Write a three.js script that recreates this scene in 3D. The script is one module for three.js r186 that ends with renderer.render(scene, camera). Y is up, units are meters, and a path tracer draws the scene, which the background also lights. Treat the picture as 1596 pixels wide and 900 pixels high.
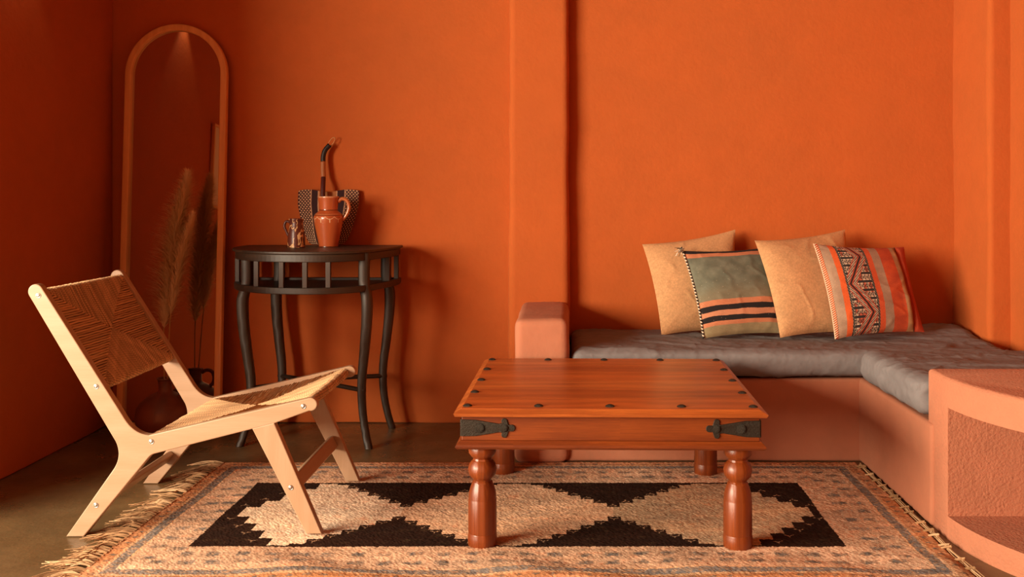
import * as THREE from 'three';
import { ImprovedNoise } from 'three/addons/math/ImprovedNoise.js';
import { mergeVertices, mergeGeometries, toCreasedNormals } from 'three/addons/utils/BufferGeometryUtils.js';
import { RoundedBoxGeometry } from 'three/addons/geometries/RoundedBoxGeometry.js';
import { RectAreaLightUniformsLib } from 'three/addons/lights/RectAreaLightUniformsLib.js';
import { Brush, Evaluator, SUBTRACTION } from 'three-bvh-csg';

// ---------------------------------------------------------------- camera, sky, daylight, exposure
const scene = new THREE.Scene();
const F = 1530, CX = 880, CY = 300, EYE = 1.12;            // focal length and vanishing point in photo pixels, eye height in metres
const camera = new THREE.PerspectiveCamera(2 * Math.atan(450 / F) * 180 / Math.PI, 1596 / 900, 0.05, 60);
camera.position.set(0, EYE, 0);
camera.lookAt(0, EYE, -5);
camera.setViewOffset(1596, 900, 798 - CX, 450 - CY, 1596, 900);
scene.add(camera);

const renderer = new THREE.WebGLRenderer({ antialias: true });
renderer.toneMapping = THREE.LinearToneMapping;
renderer.toneMappingExposure = 0.62;
renderer.shadowMap.enabled = true;
renderer.shadowMap.type = THREE.PCFSoftShadowMap;

scene.background = new THREE.Color(0.9, 0.93, 1.0);         // bright overcast sky outside the window
RectAreaLightUniformsLib.init();
const WIN = { d0: -2.6, d1: 2.2, y0: 0.6, y1: 2.5, wall: -4.2, thick: 0.34 };   // wide window in the far left wall, out of view
const daylight = new THREE.RectAreaLight(new THREE.Color(1.0, 0.84, 0.62), 64, WIN.d1 - WIN.d0 - 0.14, WIN.y1 - WIN.y0 - 0.14);
daylight.position.set(WIN.wall - 0.24, (WIN.y0 + WIN.y1) / 2, -(WIN.d0 + WIN.d1) / 2);
daylight.lookAt(2, (WIN.y0 + WIN.y1) / 2, -(WIN.d0 + WIN.d1) / 2);
scene.add(daylight);

// ---------------------------------------------------------------- helpers
const V = (x, y, z) => new THREE.Vector3(x, y, z);
const P = (x, y, d) => V(x, y, -d);                          // d: distance in front of the camera
const at = (px, py, d) => V((px - CX) * d / F, EYE - (py - CY) * d / F, -d);   // a traced point and its real distance
let seed = 20240611;
const rnd = () => { seed = (seed * 1664525 + 1013904223) >>> 0; return seed / 4294967296; };
const rr = (a, b) => a + (b - a) * rnd();
const perlin = new ImprovedNoise();
const N3 = (x, y, z) => perlin.noise(x + 37.3, y + 71.7, z + 13.9);
const fbm = (x, y, z, o = 4) => { let s = 0, a = 1, t = 0; for (let i = 0; i < o; i++) { s += a * N3(x, y, z); t += a; a *= 0.5; x *= 2.03; y *= 2.03; z *= 2.03; } return s / t; };
const clamp = (v, a, b) => Math.min(b, Math.max(a, v));
const mix = (a, b, t) => a + (b - a) * t;
const smooth = (a, b, x) => { const t = clamp((x - a) / (b - a), 0, 1); return t * t * (3 - 2 * t); };

const used = {};
function numbered(n) { if (used[n] === undefined) { used[n] = 0; return n; } used[n]++; return n + '_' + String(used[n]).padStart(3, '0'); }
function shadow(o) { o.castShadow = true; o.receiveShadow = true; return o; }
function tag(o, label, category, group) { o.userData.label = label; o.userData.category = category; if (group) o.userData.group = group; return o; }
function mesh(name, geo, mat, parent, label) {
  const m = shadow(new THREE.Mesh(geo, mat)); m.name = name; if (label) m.userData.label = label;
  if (parent) parent.add(m); return m;
}
function struct(name, geo, mat, parent = scene) { const m = mesh(name, geo, mat, parent); m.userData.kind = 'structure'; return m; }
function thing(name) { const g = new THREE.Group(); g.name = numbered(name); scene.add(g); return g; }
function single(name, geo, mat, label, category, group) {    // a thing that is one mesh, its origin at its base
  geo.computeBoundingBox(); const b = geo.boundingBox;
  const c = V((b.min.x + b.max.x) / 2, b.min.y, (b.min.z + b.max.z) / 2);
  geo.translate(-c.x, -c.y, -c.z);
  const m = mesh(numbered(name), geo, mat, scene); m.position.copy(c); tag(m, label, category, group); return m;
}
function rebase(g) {                                          // move a group's origin to the thing's base
  g.updateMatrixWorld(true);
  const b = new THREE.Box3().setFromObject(g);
  const c = V((b.min.x + b.max.x) / 2, b.min.y, (b.min.z + b.max.z) / 2);
  for (const ch of g.children) ch.position.sub(c);
  g.position.copy(c); return g;
}

// textures computed from functions
function dataTex(w, h, fn, srgb = true) {
  const a = new Uint8Array(w * h * 4);
  for (let y = 0; y < h; y++) for (let x = 0; x < w; x++) {
    const c = fn(x / w, y / h, x, y), k = (y * w + x) * 4;
    a[k] = clamp(c[0], 0, 255); a[k + 1] = clamp(c[1], 0, 255); a[k + 2] = clamp(c[2], 0, 255); a[k + 3] = 255;
  }
  const t = new THREE.DataTexture(a, w, h, THREE.RGBAFormat);
  t.wrapS = t.wrapT = THREE.RepeatWrapping; t.magFilter = THREE.LinearFilter; t.minFilter = THREE.LinearMipmapLinearFilter; t.generateMipmaps = true;
  if (srgb) t.colorSpace = THREE.SRGBColorSpace; t.needsUpdate = true; return t;
}
function grayTex(w, h, fn) { return dataTex(w, h, (u, v, x, y) => { const g = 255 * clamp(fn(u, v, x, y), 0, 1); return [g, g, g]; }, false); }
function rep(t, su, sv = su) { const c = t.clone(); c.repeat.set(1 / su, 1 / sv); c.needsUpdate = true; return c; }   // uv in metres, one tile = su x sv metres
// periodic noise on the unit tile
function tileN(u, v, f, z, o = 4) {
  const w = (uu, vv) => fbm(uu * f, vv * f, z, o);
  const a = smooth(0.8, 1, u), b = smooth(0.8, 1, v);
  return mix(mix(w(u, v), w(u - 1, v), a), mix(w(u, v - 1), w(u - 1, v - 1), a), b);
}

// uv in metres from the dominant axis of each face; grain: the axis that becomes u
function projUV(geo, grain = 0, off = 0) {
  const g = geo.index ? geo.toNonIndexed() : geo;
  const p = g.attributes.position, uv = new Float32Array(p.count * 2), A = V(), B = V(), C = V(), n = V();
  for (let i = 0; i < p.count; i += 3) {
    A.fromBufferAttribute(p, i); B.fromBufferAttribute(p, i + 1); C.fromBufferAttribute(p, i + 2);
    n.copy(B).sub(A).cross(C.clone().sub(A));
    const q = [Math.abs(n.x), Math.abs(n.y), Math.abs(n.z)], k = q[0] > q[1] && q[0] > q[2] ? 0 : q[1] > q[2] ? 1 : 2;
    let [a, b] = k === 0 ? [2, 1] : k === 1 ? [0, 2] : [0, 1];
    if (b === grain) [a, b] = [b, a];
    [A, B, C].forEach((t, j) => { uv[(i + j) * 2] = t.getComponent(a) + off; uv[(i + j) * 2 + 1] = t.getComponent(b) + off * 0.37; });
  }
  g.setAttribute('uv', new THREE.BufferAttribute(uv, 2)); return g;
}
// a plastered block with soft, slightly uneven edges
function adobe(x0, x1, y0, y1, d0, d1, r = 0.02, step = 0.06, amp = 0.004, extra) {
  const half = [(x1 - x0) / 2, (y1 - y0) / 2, (d1 - d0) / 2], mid = [(x0 + x1) / 2, (y0 + y1) / 2, -(d0 + d1) / 2];
  const ax = half.map(h => {
    const a = [], rz = Math.min(r, h * 0.98), k = 4, n = Math.max(1, Math.round(2 * (h - rz) / step));
    for (let i = 0; i < k; i++) a.push(-h + rz * (1 - Math.cos(i / k * Math.PI / 2)) * 1);
    for (let i = 0; i <= n; i++) a.push(-h + rz + 2 * (h - rz) * i / n);
    for (let i = k - 1; i >= 0; i--) a.push(h - rz * (1 - Math.cos(i / k * Math.PI / 2)));
    return a;
  });
  let g = new THREE.BoxGeometry(1, 1, 1, ax[0].length - 1, ax[1].length - 1, ax[2].length - 1);
  g.deleteAttribute('uv'); g.deleteAttribute('normal');
  const p = g.attributes.position;
  for (let i = 0; i < p.count; i++) {
    const c = [0, 1, 2].map(k => ax[k][Math.round((p.getComponent(i, k) + 0.5) * (ax[k].length - 1))]);
    const inner = c.map((v, k) => clamp(v, -Math.max(half[k] - r, 0), Math.max(half[k] - r, 0)));
    const dir = V(c[0] - inner[0], c[1] - inner[1], c[2] - inner[2]); dir.normalize();
    const w = [0, 1, 2].map(k => inner[k] + dir.getComponent(k) * Math.min(r, half[k]) + mid[k]);
    const q = amp * (fbm(w[0] * 1.7, w[1] * 1.7, w[2] * 1.7, 3) * 1.6 + 0.5 * N3(w[0] * 9, w[1] * 9, w[2] * 9));
    const e = extra ? extra(w, dir) : 0;
    p.setXYZ(i, w[0] + dir.x * (q + e), w[1] + dir.y * (q + e), w[2] + dir.z * (q + e));
  }
  g = mergeVertices(g, 1e-5); g.computeVertexNormals(); return projUV(g, 0);
}
function box(x0, x1, y0, y1, d0, d1) { const g = new THREE.BoxGeometry(x1 - x0, y1 - y0, d1 - d0); g.translate((x0 + x1) / 2, (y0 + y1) / 2, -(d0 + d1) / 2); return projUV(g); }
function rbox(x0, x1, y0, y1, d0, d1, r = 0.003, grain = 0, off = 0, seg = 2) { const g = new RoundedBoxGeometry(x1 - x0, y1 - y0, d1 - d0, seg, r); g.translate((x0 + x1) / 2, (y0 + y1) / 2, -(d0 + d1) / 2); return projUV(g, grain, off); }

// collects tubes, strips and lofts into one mesh
class MB {
  constructor() { this.p = []; this.i = []; this.u = []; this.c = null; }
  tube(pts, rad, sides = 5, col) {
    const n = pts.length, start = this.p.length / 3; let T = V(), X = V(), Y = V(), len = 0;
    for (let k = 0; k < n; k++) {
      T.copy(pts[Math.min(k + 1, n - 1)]).sub(pts[Math.max(k - 1, 0)]).normalize();
      if (k === 0) { X.set(Math.abs(T.y) > 0.9 ? 1 : 0, Math.abs(T.y) > 0.9 ? 0 : 1, 0); } X.addScaledVector(T, -X.dot(T)).normalize(); Y.copy(T).cross(X);
      if (k) len += pts[k].distanceTo(pts[k - 1]);
      const r = Array.isArray(rad) ? rad[k] : rad;
      for (let s = 0; s <= sides; s++) {
        const a = s / sides * Math.PI * 2, ca = Math.cos(a) * r, sa = Math.sin(a) * r;
        this.p.push(pts[k].x + X.x * ca + Y.x * sa, pts[k].y + X.y * ca + Y.y * sa, pts[k].z + X.z * ca + Y.z * sa);
        this.u.push(len, s / sides * 2 * Math.PI * r); if (col) (this.c ??= []).push(col.r, col.g, col.b);
      }
    }
    const w = sides + 1;
    for (let k = 0; k < n - 1; k++) for (let s = 0; s < sides; s++) { const a = start + k * w + s; this.i.push(a, a + 1, a + w, a + 1, a + w + 1, a + w); }
    for (const [k, f] of [[0, 1], [n - 1, 0]]) { const b = start + k * w; for (let s = 1; s < sides - 1; s++) f ? this.i.push(b, b + s + 1, b + s) : this.i.push(b, b + s, b + s + 1); }
    return this;
  }
  grid(nu, nv, fn) {                                        // fn(u, v) -> Vector3, seen from the side of du x dv
    const start = this.p.length / 3;
    for (let j = 0; j <= nv; j++) for (let i = 0; i <= nu; i++) { const q = fn(i / nu, j / nv); this.p.push(q.x, q.y, q.z); this.u.push(i / nu, j / nv); }
    const w = nu + 1; for (let j = 0; j < nv; j++) for (let i = 0; i < nu; i++) { const a = start + j * w + i; this.i.push(a, a + 1, a + w, a + 1, a + w + 1, a + w); }
    return this;
  }
  build(weld = false) {
    let g = new THREE.BufferGeometry();
    g.setAttribute('position', new THREE.Float32BufferAttribute(this.p, 3)); g.setAttribute('uv', new THREE.Float32BufferAttribute(this.u, 2));
    if (this.c) g.setAttribute('color', new THREE.Float32BufferAttribute(this.c, 3));
    g.setIndex(this.i); if (weld) { g.deleteAttribute('uv'); g = mergeVertices(g, 1e-5); } g.computeVertexNormals(); return g;
  }
}
const curve = (pts, n, closed = false) => new THREE.CatmullRomCurve3(pts, closed, 'centripetal').getPoints(n);
// horizontal rings of a rounded square lofted along a post
function post(path, size, n = 24) {
  const c = new THREE.CatmullRomCurve3(path), b = new MB(), pts = c.getPoints(n), ring = [];
  for (const [sx, sy] of [[1, 1], [-1, 1], [-1, -1], [1, -1]]) for (const q of [0, 1]) { const o = 0.78, f = (sx * sy > 0) === (q === 0); ring.push(f ? [sx, sy * o] : [sx * o, sy]); }
  const start = 0;
  pts.forEach((q, k) => { const s = size(k / n) / 2; ring.forEach(([a, d]) => { b.p.push(q.x + a * s, q.y, q.z + d * s); b.u.push(0, 0); }); });
  const m = ring.length; for (let k = 0; k < n; k++) for (let s = 0; s < m; s++) { const a = k * m + s, c2 = k * m + (s + 1) % m; b.i.push(a, c2, a + m, c2, c2 + m, a + m); }
  for (let s = 1; s < m - 1; s++) { b.i.push(0, s, s + 1); const e = n * m; b.i.push(e, e + s + 1, e + s); }
  const idx = b.i; if (pts[0].y < pts[n].y) for (let i = 0; i < idx.length; i += 3) [idx[i + 1], idx[i + 2]] = [idx[i + 2], idx[i + 1]];
  return projUV(toCreasedNormals(b.build(), 0.9), 1);
}
const lathe = (prof, seg = 40) => { const g = new THREE.LatheGeometry(prof.map(([r, y]) => new THREE.Vector2(r, y)), seg); return g; };
function splineProfile(pts, n) { return new THREE.SplineCurve(pts.map(([r, y]) => new THREE.Vector2(r, y))).getPoints(n).map(v => [Math.max(v.x, 0.0001), v.y]); }
function extrude(shape, depth, bevel = 0, seg = 2, curveSegments = 24) { return new THREE.ExtrudeGeometry(shape, { depth, bevelEnabled: bevel > 0, bevelThickness: bevel, bevelSize: bevel, bevelOffset: -bevel, bevelSegments: seg, curveSegments }); }
const std = (o) => new THREE.MeshStandardMaterial(o);
const phys = (o) => new THREE.MeshPhysicalMaterial(o);

// ---------------------------------------------------------------- materials
const plasterMap = dataTex(512, 512, (u, v) => { const n = tileN(u, v, 5, 1.5, 5), m = tileN(u, v, 22, 8.5, 3); const k = 1 + 0.05 * n + 0.03 * m; return [184 * k, 90 * k - 2 * n, 32 * k - 2 * n]; });
const benchMap = dataTex(512, 512, (u, v) => { const n = tileN(u, v, 5, 41.5, 5), m = tileN(u, v, 22, 48.5, 3); const k = 1 + 0.06 * n + 0.05 * m; return [182 * k, 116 * k - 3 * n, 86 * k - 3 * n]; });
const plasterBump = grayTex(512, 512, (u, v) => 0.5 + 0.30 * tileN(u, v, 40, 3.5, 3) + 0.25 * tileN(u, v, 9, 4.5, 3));
const mPlaster = std({ map: rep(plasterMap, 1.7), bumpMap: rep(plasterBump, 0.8), bumpScale: 0.0022, roughness: 0.9 });
const roughBump = grayTex(512, 512, (u, v) => 0.5 + 0.6 * tileN(u, v, 60, 3.5, 2) + 0.25 * tileN(u, v, 17, 4.5, 2));
const mPlasterRough = std({ map: rep(benchMap, 1.7), bumpMap: rep(roughBump, 0.5), bumpScale: 0.0022, roughness: 0.92 });
const mBench = std({ map: rep(benchMap, 1.7), bumpMap: rep(plasterBump, 0.8), bumpScale: 0.0022, roughness: 0.9 });
const mCeil = std({ color: 0x4a3524, roughness: 0.9 });
const floorMap = dataTex(512, 512, (u, v) => { const n = tileN(u, v, 4, 21.5, 5), m = tileN(u, v, 30, 8.5, 2), s = tileN(u * 1, v * 1, 9, 5.2, 3); const k = 1 + 0.28 * n + 0.10 * m + 0.14 * s; return [112 * k, 90 * k, 60 * k]; });
const floorRough = grayTex(512, 512, (u, v) => 0.34 + 0.3 * tileN(u, v, 7, 11.5, 4));
const mFloor = std({ map: rep(floorMap, 1.6), roughnessMap: rep(floorRough, 1.2), roughness: 1, bumpMap: rep(plasterBump, 0.6), bumpScale: 0.0015 });

function woodTex(base, dark, ring, knots, z) {
  return dataTex(1024, 512, (u, v) => {
    const warp = tileN(u, v, 3, z, 2) * 0.35, s = Math.sin((v + warp * 0.3) * ring + 3 * tileN(u, v, 2, z + 5, 2)) * 0.5 + 0.5;
    const fib = fbm(u * 9, v * 150, z + 9, 2), fine = fbm(u * 40, v * 420, z + 3, 2);
    let t = clamp(0.32 * s + 0.45 * (fib * 0.9 + 0.35) + 0.2 * fine + knots * Math.max(0, tileN(u, v, 4, z + 20, 2)) , 0, 1);
    return [mix(base[0], dark[0], t), mix(base[1], dark[1], t), mix(base[2], dark[2], t)];
  });
}
const birchTex = woodTex([184, 150, 120], [168, 132, 98], 30, 0.05, 3.3);
const mBirch = phys({ map: rep(birchTex, 0.9, 0.35), roughness: 0.42, clearcoat: 0.15, clearcoatRoughness: 0.4 });
const sheeshamTex = woodTex([204, 110, 46], [122, 54, 20], 34, 0.45, 7.1);
const mTable = [0, 1, 2].map(k => phys({ map: rep(sheeshamTex, 1.1, 0.42), color: [0xffffff, 0xe6d4c6, 0xffeedd][k], roughness: 0.42, clearcoat: 0.35, clearcoatRoughness: 0.28 }));
const mTableShaded = phys({ map: rep(sheeshamTex, 1.1, 0.42), color: 0xb09e86, roughness: 0.42, clearcoat: 0.22, clearcoatRoughness: 0.3 });   // darker tint puts the weaker light on legs and apron into the colour
const ebonyTex = woodTex([60, 41, 25], [26, 17, 10], 40, 0.3, 5.7);
const mEbony = phys({ map: rep(ebonyTex, 0.8, 0.35), roughness: 0.5, clearcoat: 0.1, clearcoatRoughness: 0.35 });
const mirrorWood = woodTex([238, 172, 108], [212, 144, 84], 40, 0.1, 2.9);
const mMirrorFrame = std({ map: rep(mirrorWood, 0.9, 0.3), roughness: 0.5 });
const mMirror = std({ color: 0xd8d4cc, metalness: 1, roughness: 0.025 });
const mIron = std({ color: 0x3a332b, metalness: 0.75, roughness: 0.5, bumpMap: rep(plasterBump, 0.06), bumpScale: 0.002 });
const mSteel = std({ color: 0xb9b4aa, metalness: 1, roughness: 0.35 });
const mRope = std({ map: dataTex(256, 64, (u, v, x, y) => { const k = 1 + 0.16 * Math.sin((u * 48 + v * 2) * 6.283) + 0.2 * tileN(u, v, 14, 4.2, 2); return [216 * k, 170 * k, 124 * k]; }), roughness: 0.75 });
mRope.map.repeat.set(1 / 0.4, 40); mRope.vertexColors = true;
const mGapFiller = std({ color: 0x5a3a22, roughness: 0.95 });

// ---------------------------------------------------------------- the room
const XL = -2.19, XW = WIN.wall, DE = 3.2, XR = 1.98, DB = 4.76, DF = -3.2, H = 2.8, TH = WIN.thick;
const XE = 4.6, DR = 2.25;                                  // unseen part past the bench, widened to the right to cut bounced light
struct('floor', box(XW - TH, XE + 0.3, -0.12, 0, DF - 0.3, DB + 0.3), mFloor);
struct('ceiling', box(XW - TH, XE + 0.3, H, H + 0.15, DF - 0.3, DB + 0.3), mCeil);
struct('wall_back', adobe(XL - TH, XR + 0.3, 0, H, DB, DB + 0.3, 0.01, 0.07, 0.005), mPlaster);
struct('wall_right', mergeGeometries([adobe(XR, XR + 0.3, 0, H, DR, DB, 0.02, 0.09, 0.005), adobe(XR + 0.28, XE + 0.3, 0, H, DR, DR + 0.3, 0.02, 0.2, 0.004), adobe(XE, XE + 0.3, 0, H, DF, DR + 0.02, 0.02, 0.2, 0.004)]), mPlaster);
struct('wall_front', adobe(XW - TH, XE + 0.3, 0, H, DF - 0.3, DF, 0.01, 0.2, 0.004), mPlaster);
struct('wall_left', mergeGeometries([                      // the wall beside the mirror, its return, and the far wall that holds the window
  adobe(XL - TH, XL, 0, H, DE, DB, 0.012, 0.09, 0.004), adobe(XW - TH, XL - TH + 0.02, 0, H, DE, DE + 0.3, 0.012, 0.2, 0.004),
  adobe(XW - TH, XW, 0, H, WIN.d1, DE + 0.02, 0.012, 0.15, 0.004), adobe(XW - TH, XW, 0, H, DF, WIN.d0, 0.012, 0.15, 0.004),
  adobe(XW - TH, XW, 0, WIN.y0, WIN.d0 - 0.02, WIN.d1 + 0.02, 0.012, 0.12, 0.003), adobe(XW - TH, XW, WIN.y1, H, WIN.d0 - 0.02, WIN.d1 + 0.02, 0.012, 0.12, 0.003)]), mPlaster);
{ // window in the left wall, the source of the daylight
  const w = new THREE.Group(); w.name = 'window_1'; w.userData.kind = 'structure'; scene.add(w);
  const x0 = XW - 0.31, x1 = XW - 0.26, fw = 0.055;
  for (const [n, y0, y1, d0, d1] of [['window_sill', WIN.y0, WIN.y0 + fw, WIN.d0, WIN.d1], ['window_head', WIN.y1 - fw, WIN.y1, WIN.d0, WIN.d1], ['window_jamb', WIN.y0 + fw, WIN.y1 - fw, WIN.d0, WIN.d0 + fw], ['window_jamb', WIN.y0 + fw, WIN.y1 - fw, WIN.d1 - fw, WIN.d1]])
    mesh(n, rbox(x0, x1, y0, y1, d0, d1, 0.004, n === 'window_jamb' ? 1 : 2), mEbony, w);
  mesh('window_pane', box(x0 + 0.02, x0 + 0.026, WIN.y0 + fw, WIN.y1 - fw, WIN.d0 + fw, WIN.d1 - fw), phys({ color: 0xffffff, transmission: 1, thickness: 0, roughness: 0, ior: 1.5 }), w);
}
const wav = (a, z) => (w, dir) => a * fbm(w[1] * 2.2, z, 0.3, 3) * (Math.abs(dir.y) < 0.5 ? 1 : 0);
struct('pillar_between', adobe(-0.268, 0.022, 0, H, DB - 0.085, DB + 0.05, 0.035, 0.05, 0.006, wav(0.016, 3.3)), mPlaster).name = 'pillar';
struct('pillar_corner', adobe(1.885, XR + 0.1, 0, H, 4.36, DB + 0.05, 0.025, 0.05, 0.005, wav(0.014, 8.3)), mPlaster).name = 'pillar_001';

// ---------------------------------------------------------------- built-in bench
{
  const g = thing('masonry_bench'); tag(g, 'built-in orange plaster corner bench with armrest and rounded shelf end', 'bench');
  mesh('seat_base', adobe(0.0, XR - 0.005, 0, 0.345, 4.08, DB - 0.01, 0.015, 0.05, 0.003), mBench, g, 'long plaster seat base along the back wall');
  mesh('seat_base', adobe(1.225, XR - 0.005, 0, 0.345, 3.28, 4.12, 0.018, 0.05, 0.003), mBench, g, 'short plaster seat base along the right wall');
  mesh('armrest', adobe(-0.207, 0.018, 0, 0.597, 4.045, DB - 0.03, 0.035, 0.04, 0.006), mBench, g, 'square plaster armrest at the left end');
  // quarter-round end block with an open niche
  const s = new THREE.Shape(); const R = 0.765, cx = 2.0, cd = 3.2;
  s.moveTo(XR - 0.005, -3.33); s.lineTo(1.235, -3.33); s.lineTo(cx - R, -cd);
  for (let k = 1; k <= 40; k++) { const a = k / 40 * Math.acos((cx - XR + 0.005) / R) ; s.lineTo(cx - R * Math.cos(a), -(cd - R * Math.sin(a))); }
  s.closePath();
  const solid = extrude(s, 0.523, 0.014, 4); solid.rotateX(Math.PI / 2); solid.translate(0, 0.523 - 0.014, 0);
  // extrusion runs down from the top; outline was drawn as (x, z)
  const cut = new THREE.BoxGeometry(1.2, 0.35, 1.2); cut.translate(1.0 + 0.32 + 0.55 - 0.6, 0.25, -3.165 + 0.6);
  const ev = new Evaluator(); ev.attributes = ['position', 'normal'];
  const A = new Brush(solid), B = new Brush(cut); A.updateMatrixWorld(); B.updateMatrixWorld();
  const res = ev.evaluate(A, B, SUBTRACTION).geometry;
  mesh('shelf_block', projUV(toCreasedNormals(res, 0.6)), mPlasterRough, g, 'quarter-round plaster end block with an open niche');
  rebase(g);
}

// ---------------------------------------------------------------- mattresses
const clothBump = grayTex(512, 512, (u, v, x, y) => { const r1 = 1 - Math.abs(tileN(u, v, 7, 2.5, 3)) * 3.2, r2 = 1 - Math.abs(tileN(u, v, 16, 7.5, 2)) * 3; return 0.35 + 0.28 * Math.max(0, r1) + 0.12 * Math.max(0, r2) + 0.04 * ((x + y) % 2); });
const clothMap = dataTex(512, 512, (u, v, x, y) => { const k = 1 + 0.10 * tileN(u, v, 8, 5.5, 4) + 0.05 * ((x % 3) / 2 - 0.5) + 0.05 * ((y % 3) / 2 - 0.5); return [126 * k, 120 * k, 120 * k]; });
const mSheet = phys({ specularIntensity: 0.25, map: rep(clothMap, 0.5), bumpMap: rep(clothBump, 0.8), bumpScale: 0.006, roughness: 0.92 });
function mattress(x0, x1, y0, y1, d0, d1, extra) {
  return adobe(x0, x1, y0, y1, d0, d1, 0.045, 0.011, 0.004, (w, dir) => {
    const u = w[0], v = w[2], y = w[1];
    const q = dir.y > 0.5 ? 1 : 0.8, wv = 1.2 * fbm(u * 1.6, v * 2.2, y * 2, 2);
    const r1 = Math.pow(Math.max(0, 1 - Math.abs(fbm(u * 1.5 + wv, v * 4.2 + wv, y * 5, 2)) * 7), 2), r2 = Math.pow(Math.max(0, 1 - Math.abs(fbm(u * 5 + 2 * wv, v * 6 - wv, y * 9 + 4, 1)) * 6), 3);
    return q * (0.007 * r1 + 0.003 * r2) + 0.007 * fbm(u * 2.4, y * 2.4, v * 2.4, 2) + (extra ? extra(w, dir) : 0);
  });
}
single('seat_mattress', mattress(0.03, 1.87, 0.352, 0.463, 4.05, 4.74, (w, dir) => (dir.y > 0.3 ? 0.034 * Math.exp(-((w[0] - 1.78) ** 2 / 0.045 + (w[2] + 4.62) ** 2 / 0.03)) : 0) + (dir.y < -0.3 ? -0.0 : 0)), mSheet,
  'long dark grey sheet-covered mattress under the four cushions', 'mattress');
single('seat_mattress', mattress(1.20, 1.965, 0.352, 0.480, 3.345, 4.01, (w, dir) => (dir.y > 0.3 ? 0.012 * smooth(-4.0, -3.4, w[2]) : 0)), mSheet,
  'short wrinkled grey sheet-covered mattress beside the rounded niche block', 'mattress');

// ---------------------------------------------------------------- cushions
function pillow(bl, br, tr, tl, T, o = {}) {
  const n = o.n ?? 56, U = br.clone().sub(bl), W = tl.clone().sub(bl), Nn = U.clone().cross(W).normalize(), b = new MB(), z = o.z ?? 1;
  const pos = (s, t, side) => {
    const e = o.pull ?? 0.032, a = 2 * s - 1, c = 2 * t - 1;
    const s2 = s - Math.sign(a) * Math.pow(Math.abs(a), 3) * e * (1 - c * c), t2 = t - Math.sign(c) * Math.pow(Math.abs(c), 3) * e * (1 - a * a);
    const q = bl.clone().multiplyScalar((1 - s2) * (1 - t2)).addScaledVector(br, s2 * (1 - t2)).addScaledVector(tr, s2 * t2).addScaledVector(tl, (1 - s2) * t2);
    const prof = Math.pow(Math.max(0, 1 - Math.pow(Math.abs(a), 2.6)), 0.62) * Math.pow(Math.max(0, 1 - Math.pow(Math.abs(c), 2.6)), 0.62);
    let h = T / 2 * prof * (1.12 - 0.24 * t) * (side > 0 ? 1 : 0.75);
    const wr = Math.pow(Math.max(0, 1 - Math.abs(fbm(s * 2.4 + z, t * 3.1, z, 2)) * 6), 2) * 0.0035 + 0.010 * fbm(s * 1.6, t * 1.6, z + side, 2);
    h += wr * Math.min(1, prof * 2.5);
    if (o.fold && side > 0) h += o.fold(s, t) * Math.min(1, prof * 3);
    return q.addScaledVector(Nn, side * h);
  };
  b.grid(n, n, (s, t) => pos(s, t, 1)); b.grid(n, n, (s, t) => pos(1 - s, t, -1));
  const g = b.build(); g.userData = { pos }; return g;
}
const burlapMap = dataTex(512, 512, (u, v, x, y) => { const k = 1 + 0.13 * tileN(u, v, 60, 3.5, 2) + 0.08 * tileN(u, v, 6, 9.5, 3) + 0.10 * Math.sin(x * 1.57) * 0.6 + 0.10 * Math.sin(y * 1.57) * 0.6; return [200 * k, 152 * k, 108 * k]; });
const weaveBump = grayTex(256, 256, (u, v, x, y) => 0.5 + 0.25 * Math.sin(x * 1.5708) * Math.cos(y * 0.7854) + 0.25 * Math.sin(y * 1.5708) * Math.cos(x * 0.7854));
const bumpC = weaveBump.clone(); bumpC.repeat.set(2.4, 2.4); bumpC.needsUpdate = true;
const mBurlap = phys({ specularIntensity: 0.3, map: burlapMap, bumpMap: bumpC, bumpScale: 0.0012, roughness: 0.95 });
single('throw_cushion', pillow(at(1031, 523, 4.49), at(1155, 517, 4.56), at(1146, 358, 4.685), at(1001, 381, 4.63), 0.13, { z: 2.2 }), mBurlap, 'plain beige linen cushion behind the green striped cushion', 'cushion', 'cushions on the bench');
single('throw_cushion', pillow(at(1216, 527, 4.345), at(1345, 520, 4.45), at(1317, 358, 4.645), at(1176, 375, 4.525), 0.13, { z: 6.2 }), mBurlap, 'plain beige linen cushion behind the orange patterned cushion', 'cushion', 'cushions on the bench');
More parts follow.
